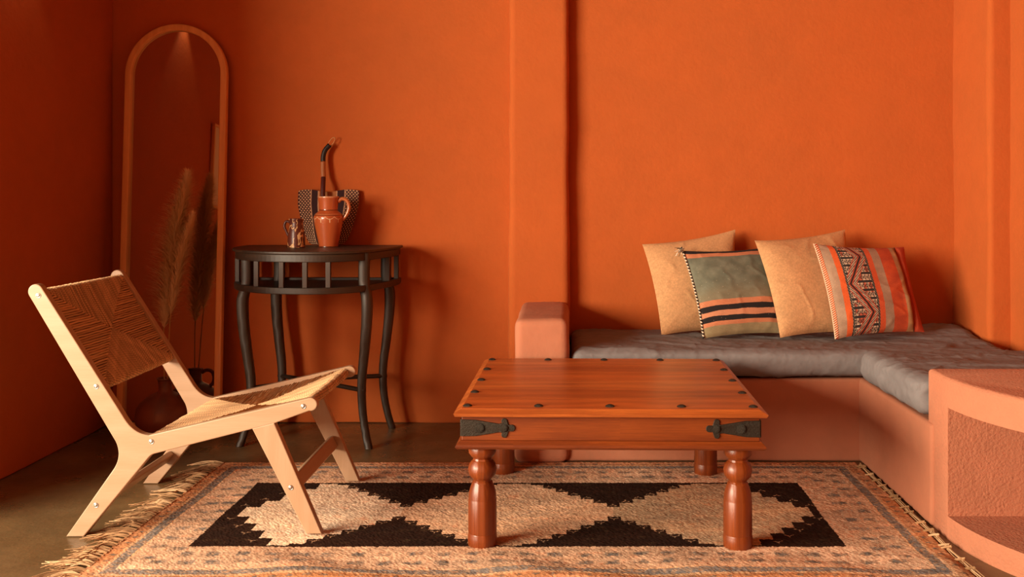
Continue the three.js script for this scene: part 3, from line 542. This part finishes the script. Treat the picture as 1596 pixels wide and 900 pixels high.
// ---------------------------------------------------------------- half-round side table
const STY = 0.868;
{
  const g = thing('side_table'); tag(g, 'antique dark wooden console table with bowed front and curved legs', 'table');
  const outl = [[-0.775, 4.70], [-0.775, 4.58], [-0.855, 4.29], [-0.90, 4.225], [-1.0, 4.165], [-1.12, 4.15], [-1.28, 4.185], [-1.42, 4.29], [-1.50, 4.43], [-1.525, 4.58], [-1.51, 4.70]];
  const cl = (inset) => { // smooth bowed front between the straight sides
    const mid = [-1.12, 4.5], pts = outl.map(([x, d]) => { const l = Math.hypot(x - mid[0], d - mid[1]); return [x - (x - mid[0]) / l * inset, d - (d - mid[1]) / l * inset]; });
    const c = new THREE.CatmullRomCurve3(pts.map(([x, d]) => V(x, 0, d)), false, 'centripetal').getPoints(70); return c.map(p => new THREE.Vector2(p.x, -p.z)); };
  const shp = (inset) => { const s = new THREE.Shape(); cl(inset).forEach((p, i) => i ? s.lineTo(p.x, p.y) : s.moveTo(p.x, p.y)); s.closePath(); return s; };
  const slab = (inset, y0, y1, bev) => { const e = extrude(shp(inset), y1 - y0 - 2 * bev, bev, 3); e.rotateX(Math.PI / 2); e.translate(0, y1 - bev, 0); return projUV(e, 0); };
  // extrude draws (x, -d) in x,y and rotateX(+90) maps y to z
  mesh('table_top', slab(0, STY - 0.012, STY, 0.004), mEbony, g);
  const ring = (inset, wdt, y0, y1) => { const s = shp(inset); s.holes.push(new THREE.Path(cl(inset + wdt).reverse())); const e = extrude(s, y1 - y0 - 0.006, 0.003, 2); e.rotateX(Math.PI / 2); e.translate(0, y1 - 0.003, 0); return projUV(e, 0); };
  mesh('apron_ring', ring(0.012, 0.022, STY - 0.046, STY - 0.012), mEbony, g);
  mesh('lower_ring', ring(0.008, 0.028, STY - 0.182, STY - 0.154), mEbony, g);
  mesh('shelf', slab(0.034, STY - 0.176, STY - 0.166, 0.001), mEbony, g);
  // small upright posts of the gallery
  const ringPts = cl(0.022), tot = ringPts.length - 1;
  for (const f of [0.05, 0.135, 0.40, 0.48, 0.56, 0.645, 0.83, 0.92, 0.985]) { const p = ringPts[Math.round(f * tot)]; mesh('gallery_post', rbox(p.x - 0.011, p.x + 0.011, STY - 0.156, STY - 0.044, -p.y - 0.008, -p.y + 0.008, 0.003, 1), mEbony, g); }
  const c0 = [-1.12, 4.5];
  const feet = [[-0.878, 4.305, 1], [-1.405, 4.34, 1], [-0.845, 4.655, 1], [-1.355, 4.66, 1]];
  const legY = [0.001, 0.06, 0.16, 0.28, 0.42, 0.56, 0.66, STY - 0.16, STY - 0.012], out = [0.030, 0.010, -0.012, -0.018, 0.0, 0.016, 0.016, 0.0, 0.0];
  for (const [x, d] of feet) { const l = Math.hypot(x - c0[0], d - c0[1]), ux = (x - c0[0]) / l, ud = (d - c0[1]) / l * (d > 4.5 ? 0.4 : 1); mesh('leg', post(legY.map((y, i) => P(x + ux * out[i], y, d + ud * out[i])), t => mix(0.030, 0.044, smooth(0.15, 0.75, t)), 30), mEbony, g); }
  // crossed stretchers
  for (const [a, b] of [[0, 3], [1, 2]]) { const A = feet[a], B = feet[b], m = new MB(); m.tube(curve([P(A[0], 0.25, A[1]), P(mix(A[0], B[0], 0.5), 0.252 + a * 0.012, mix(A[1], B[1], 0.5)), P(B[0], 0.25, B[1])], 8), 0.0105, 8); mesh('stretcher', m.build(), mEbony, g); }
  rebase(g);
}

// ---------------------------------------------------------------- things on the side table
{ // woven fan leaning on the wall
  const g = thing('woven_fan'); tag(g, 'flared black and tan woven fan with a tall bent handle', 'fan');
  const cv = document.createElement('canvas'); cv.width = 512; cv.height = 512; const c = cv.getContext('2d');
  c.fillStyle = 'rgb(66,34,30)'; c.fillRect(0, 0, 512, 512);
  for (let j = 0; j < 30; j++) for (let i = 0; i < 20; i++) { const x = i * 27 + (j % 2) * 13 + 3, y = j * 17 + 3; c.fillStyle = 'rgb(222,178,138)'; c.fillRect(x, y, 15, 9); }
  c.fillStyle = 'rgb(176,112,66)'; c.fillRect(180, 0, 150, 512);
  c.fillStyle = 'rgb(176,112,66)'; for (const x of [172, 110, 395, 328]) { c.fillStyle = 'rgb(204,156,120)'; c.fillRect(x, 0, 8, 512); }
  for (const [x, w] of [[118, 54], [336, 59]]) { c.fillStyle = 'rgb(52,22,24)'; c.fillRect(x, 0, w, 512); }
  for (let j = 0; j < 128; j++) { c.fillStyle = `rgba(60,30,16,${0.12 + 0.1 * (j % 2)})`; c.fillRect(180, j * 4, 150, 2); }
  const px = c.getImageData(0, 0, 512, 512).data; const tx = dataTex(512, 512, (u, v, x, y) => { const k = ((511 - y) * 512 + x) * 4, m = 0.9 + 0.2 * rndHash(x, y); return [px[k] * m, px[k + 1] * m, px[k + 2] * m]; });
  const top = 1.128, bot = STY + 0.002, cx = -1.138, hw = (t) => mix(0.072, 0.146, Math.pow(clamp(t * 1.35, 0, 1), 0.55));
  const bow = (s, t) => 4.70 + 0.032 * t - 0.014 * (1 - (2 * s - 1) ** 2), b = new MB(), F2 = (s, t, o) => P(cx + (2 * s - 1) * hw(t) , mix(bot, top, t) + 0.006 * Math.sin(s * 6.28 * 1.5) * t, bow(s, t) + o);
  b.grid(30, 30, (s, t) => F2(s, t, 0)); b.grid(30, 30, (s, t) => F2(1 - s, t, 0.014));
  for (const e of [0, 1]) { b.grid(2, 30, (s, t) => F2(e, t, e ? s * 0.014 : (1 - s) * 0.014)); b.grid(30, 2, (s, t) => F2(s, e, e ? t * 0.014 : (1 - t) * 0.014)); }
  mesh('woven_head', b.build(), std({ map: tx, roughness: 0.9 }), g);
  const hd = 4.706, tube = (pts, r, col, name, lab, rough = 0.5) => { const m = new MB(); m.tube(curve(pts, 14), r, 12); mesh(name, m.build(), std({ color: col, roughness: rough }), g, lab); };
  tube([at(503, 307, hd - 0.035), at(503.5, 290, hd - 0.02), at(504, 276, hd)], 0.0115, 0x4a1712, 'handle', 'dark red lower handle');
  tube([at(504, 277, hd), at(503.5, 264, hd + 0.005), at(503.5, 252, hd + 0.01)], 0.0122, 0xa8683c, 'grip', 'tan wrapped grip');
  tube([at(503.5, 253, hd + 0.01), at(504, 243, hd + 0.012), at(507, 234, hd + 0.014), at(514, 226, hd + 0.018)], 0.0118, 0x161112, 'handle_end', 'black bent end of the handle');
  const lp = at(517, 221, hd + 0.02), lo = []; for (let k = 0; k <= 22; k++) { const a = k / 22 * 6.2832; const x = Math.cos(a) * 0.010, y = Math.sin(a) * 0.024; lo.push(V(lp.x + x * 0.82 + y * 0.57, lp.y - x * 0.57 + y * 0.82, lp.z)); }
  const m = new MB(); m.tube(lo, 0.0022, 6); mesh('hanging_loop', m.build(), std({ color: 0xc08a58, roughness: 0.8 }), g);
  rebase(g);
}
{ // glazed terracotta pitcher
  const g = thing('pitcher'); tag(g, 'glossy orange terracotta pitcher with pale scalloped shoulder on side table', 'jug');
  const x = (512 - CX) * 4.55 / F, d = 4.55, y = STY;
  const prof = splineProfile([[0.0, 0.0], [0.040, 0.0], [0.044, 0.006], [0.052, 0.045], [0.062, 0.095], [0.067, 0.125], [0.0665, 0.140], [0.060, 0.152], [0.047, 0.163], [0.042, 0.170], [0.043, 0.185], [0.046, 0.210], [0.049, 0.230], [0.0465, 0.231], [0.041, 0.205], [0.038, 0.172], [0.054, 0.145], [0.058, 0.11], [0.04, 0.012], [0.0, 0.010]], 120);
  const cv = document.createElement('canvas'); const tx = dataTex(512, 512, (u, v) => {
    const t = v, n = fbm(u * 10, v * 10, 3.3, 3); let c = [186 + 16 * n, 92 + 10 * n, 48];
    const k = prof[Math.round(clamp(t, 0, 1) * 120)], yy = k[1], outer = t < 0.66;
    if (outer) { if (Math.abs(yy - 0.146) < 0.0016 || Math.abs(yy - 0.169) < 0.0014) c = [84, 34, 18]; const sc = 0.138 - 0.011 * Math.abs(Math.sin(u * 6.2832 * 5)); if (yy > sc && yy < sc + 0.003) c = [230, 190, 150]; if (yy < sc && yy > sc - 0.013 && Math.abs(((u * 10 + 0.0) % 1) - 0.5) < 0.05) c = [226, 186, 146]; if (yy > 0.226 && (u * 44) % 1 < 0.5) c = [226, 188, 150]; if (yy > 0.149 && yy < 0.153 && (u * 60) % 1 < 0.5) c = [206, 150, 106]; if (yy < 0.004) c = [90, 40, 22]; }
    return c;
  });
  const m = phys({ map: tx, roughness: 0.32, clearcoat: 0.8, clearcoatRoughness: 0.12 });
  const body = lathe(prof, 56); body.translate(x, y, -d); mesh('body', body, m, g);
  const hb = new MB(), hp = curve([V(x + 0.043, y + 0.208, -d), V(x + 0.062, y + 0.222, -d), V(x + 0.085, y + 0.214, -d), V(x + 0.095, y + 0.185, -d), V(x + 0.086, y + 0.152, -d), V(x + 0.066, y + 0.122, -d)], 22); hb.tube(hp, hp.map((_, i) => mix(0.0095, 0.0075, i / 22)), 10);
  mesh('handle', hb.build(), phys({ color: 0xc06a38, roughness: 0.32, clearcoat: 0.8, clearcoatRoughness: 0.12 }), g); rebase(g);
}
{ // small dark jug with pale drips
  const g = thing('small_jug'); tag(g, 'small dark brown jug with cream drip pattern beside the pitcher', 'jug');
  const d = 4.47, x = (462 - CX) * d / F, y = STY;
  const prof = splineProfile([[0, 0], [0.034, 0.0], [0.038, 0.008], [0.0385, 0.035], [0.036, 0.07], [0.031, 0.098], [0.030, 0.115], [0.033, 0.130], [0.030, 0.131], [0.026, 0.112], [0.03, 0.07], [0.03, 0.01], [0, 0.008]], 80);
  const tx = dataTex(256, 256, (u, v) => { const a = Math.abs(fbm(u * 5, v * 4.5, 6.6, 3)), n = fbm(u * 9, v * 9, 2, 2); return a < 0.04 && v < 0.6 ? [222, 176, 120] : [92 + 20 * n, 38 + 10 * n, 22]; });
  const body = lathe(prof, 40); body.translate(x, y, -d); mesh('body', body, phys({ map: tx, roughness: 0.5, clearcoat: 0.3, clearcoatRoughness: 0.25 }), g);
  const hb = new MB(); hb.tube(curve([V(x - 0.029, y + 0.115, -d), V(x - 0.046, y + 0.12, -d), V(x - 0.055, y + 0.10, -d), V(x - 0.045, y + 0.072, -d), V(x - 0.034, y + 0.05, -d)], 16), 0.0058, 8);
  mesh('handle', hb.build(), phys({ color: 0x54231a, roughness: 0.5, clearcoat: 0.3, clearcoatRoughness: 0.25 }), g); rebase(g);
}

// ---------------------------------------------------------------- pampas grass in a jug before the mirror
{
  const X0 = -1.815, Dp = 4.46;
  const g = thing('floor_jug'); tag(g, 'round dark brown clay jug on the floor before the mirror', 'jug');
  const prof = splineProfile([[0, 0], [0.075, 0.0], [0.09, 0.012], [0.122, 0.07], [0.128, 0.11], [0.112, 0.16], [0.070, 0.195], [0.036, 0.212], [0.029, 0.230], [0.031, 0.262], [0.037, 0.272], [0.030, 0.274], [0.022, 0.235], [0.03, 0.205], [0.10, 0.15], [0.11, 0.08], [0.07, 0.014], [0, 0.012]], 110);
  const tx = dataTex(256, 256, (u, v) => { const n = fbm(u * 7, v * 7, 8.8, 4); const k = 1 + 0.35 * n; return [112 * k, 58 * k, 34 * k]; });
  const m = phys({ map: tx, roughness: 0.5, clearcoat: 0.15 });
  const body = lathe(prof, 56); body.translate(X0, 0.001, -Dp); mesh('body', body, m, g);
  const hb = new MB(), ha = []; for (const [r, yy] of [[0.030, 0.256], [0.052, 0.268], [0.078, 0.262], [0.092, 0.236], [0.088, 0.205], [0.070, 0.190]]) ha.push(V(X0 + r * 0.92, yy, -Dp + r * 0.2)); hb.tube(curve(ha, 22), 0.0085, 10); mesh('handle', hb.build(), m, g); rebase(g);
  const mStem = std({ color: 0xa8834f, roughness: 0.9 }), mPlume = phys({ color: 0xf2d6aa, roughness: 0.95, transmission: 0, side: THREE.DoubleSide });
  const specs = [{ tip: V(-1.745, 1.20, -4.555), base: V(-1.825, 0.50, -4.47), w: 0.105, n: 9000, lab: 'tall fluffy beige pampas plume rising straight in the floor jug' }, { tip: V(-1.70, 1.0, -4.50), base: V(-1.79, 0.56, -4.46), w: 0.07, n: 4200, lab: 'shorter beige pampas plume in the floor jug' }];
  for (const s of specs) {
    const t = thing('pampas_stem'); tag(t, s.lab, 'dried grass', 'pampas grass in the floor jug');
    const path = curve([V(X0, 0.06, -Dp), V(mix(X0, s.base.x, 0.5) , 0.27, mix(-Dp, s.base.z, 0.3)), s.base, s.base.clone().lerp(s.tip, 0.55).add(V(-0.012, 0, 0)), s.tip], 40), b = new MB(); b.tube(path, path.map((_, i) => mix(0.0035, 0.0012, i / 40)), 6); mesh('stem', b.build(), mStem, t);
    const h = new MB(), cv = new THREE.CatmullRomCurve3([s.base, s.base.clone().lerp(s.tip, 0.55).add(V(-0.012, 0, 0)), s.tip]);
    for (let k = 0; k < s.n; k++) {
      const q = Math.pow(rnd(), 0.85), o = cv.getPoint(q * 0.98), a = rnd() * 6.2832, wd = s.w * (Math.pow(Math.sin(Math.PI * Math.pow(q * 0.93 + 0.05, 0.8)), 0.7) + 0.12) * rr(0.35, 1.15), up = rr(0.015, 0.10) * (1.15 - 0.5 * q);
      const e = V(Math.cos(a), 0, Math.sin(a)), p1 = o.clone().addScaledVector(e, wd * 0.45).add(V(0, up * 0.65, 0)), p2 = o.clone().addScaledVector(e, wd).add(V(rr(-0.008, 0.008), up * rr(0.7, 1.05), 0)), wv = V(-Math.sin(a), 0, Math.cos(a)).multiplyScalar(rr(0.0006, 0.0012));
      const st = h.p.length / 3; for (const v of [o.clone().sub(wv), o.clone().add(wv), p1.clone().sub(wv), p1.clone().add(wv), p2]) { h.p.push(v.x, v.y, v.z); h.u.push(0, 0); } h.i.push(st, st + 1, st + 2, st + 1, st + 3, st + 2, st + 2, st + 3, st + 4);
    }
    const pm = mesh('plume', h.build(), mPlume, t); pm.userData.kind = 'stuff'; rebase(t);
  }
}

// ---------------------------------------------------------------- framed print on the left wall (seen in the mirror)
{
  const g = thing('framed_print'); tag(g, 'pale print in a thin wooden frame on the left wall, reflected in the mirror', 'picture');
  const d0 = 3.23, d1 = 3.5, y0 = 1.17, y1 = 1.68, x = XL + 0.006, fw = 0.014, ft = 0.02;
  for (const [a, b, c, d] of [[y0, y0 + fw, d0, d1], [y1 - fw, y1, d0, d1], [y0 + fw, y1 - fw, d0, d0 + fw], [y0 + fw, y1 - fw, d1 - fw, d1]]) mesh('frame_bar', rbox(x, x + ft, a, b, c, d, 0.002, b - a > d - c ? 1 : 2), mMirrorFrame, g);
  mesh('print', box(x + 0.002, x + 0.008, y0 + fw, y1 - fw, d0 + fw, d1 - fw), std({ color: 0xe8dcc8, roughness: 0.8 }), g); rebase(g);
}

// ---------------------------------------------------------------- small downlight high on the left wall (its glow shows at the top of the mirror)
{
  const g = thing('wall_lamp'); tag(g, 'small downlight high on the left wall, its glow reflected in the mirror', 'lamp');
  const x = XL + 0.05, y = 2.23, d = 3.93, can = lathe([[0.0, 0.08], [0.03, 0.08], [0.032, 0.076], [0.032, 0.0], [0.028, 0.0], [0.028, 0.07], [0.0, 0.07]].reverse(), 28); can.translate(x, y, -d); mesh('housing', can, mIron, g);
  mesh('bracket', rbox(XL - 0.002, x - 0.029, y + 0.03, y + 0.055, d - 0.015, d + 0.015, 0.003), mIron, g);
  const bulb = new THREE.SphereGeometry(0.018, 16, 12); bulb.translate(x, y + 0.04, -d); mesh('bulb', bulb, std({ color: 0xffffff, emissive: 0xffc890, emissiveIntensity: 2 }), g);
  const sp = new THREE.SpotLight(new THREE.Color(1, 0.72, 0.42), 0.35, 0, 0.6, 0.4, 2); sp.position.set(x, y + 0.02, -d); sp.target.position.set(x - 0.02, 0, -d); sp.castShadow = true; scene.add(sp, sp.target);
  rebase(g);
}

renderer.render(scene, camera);
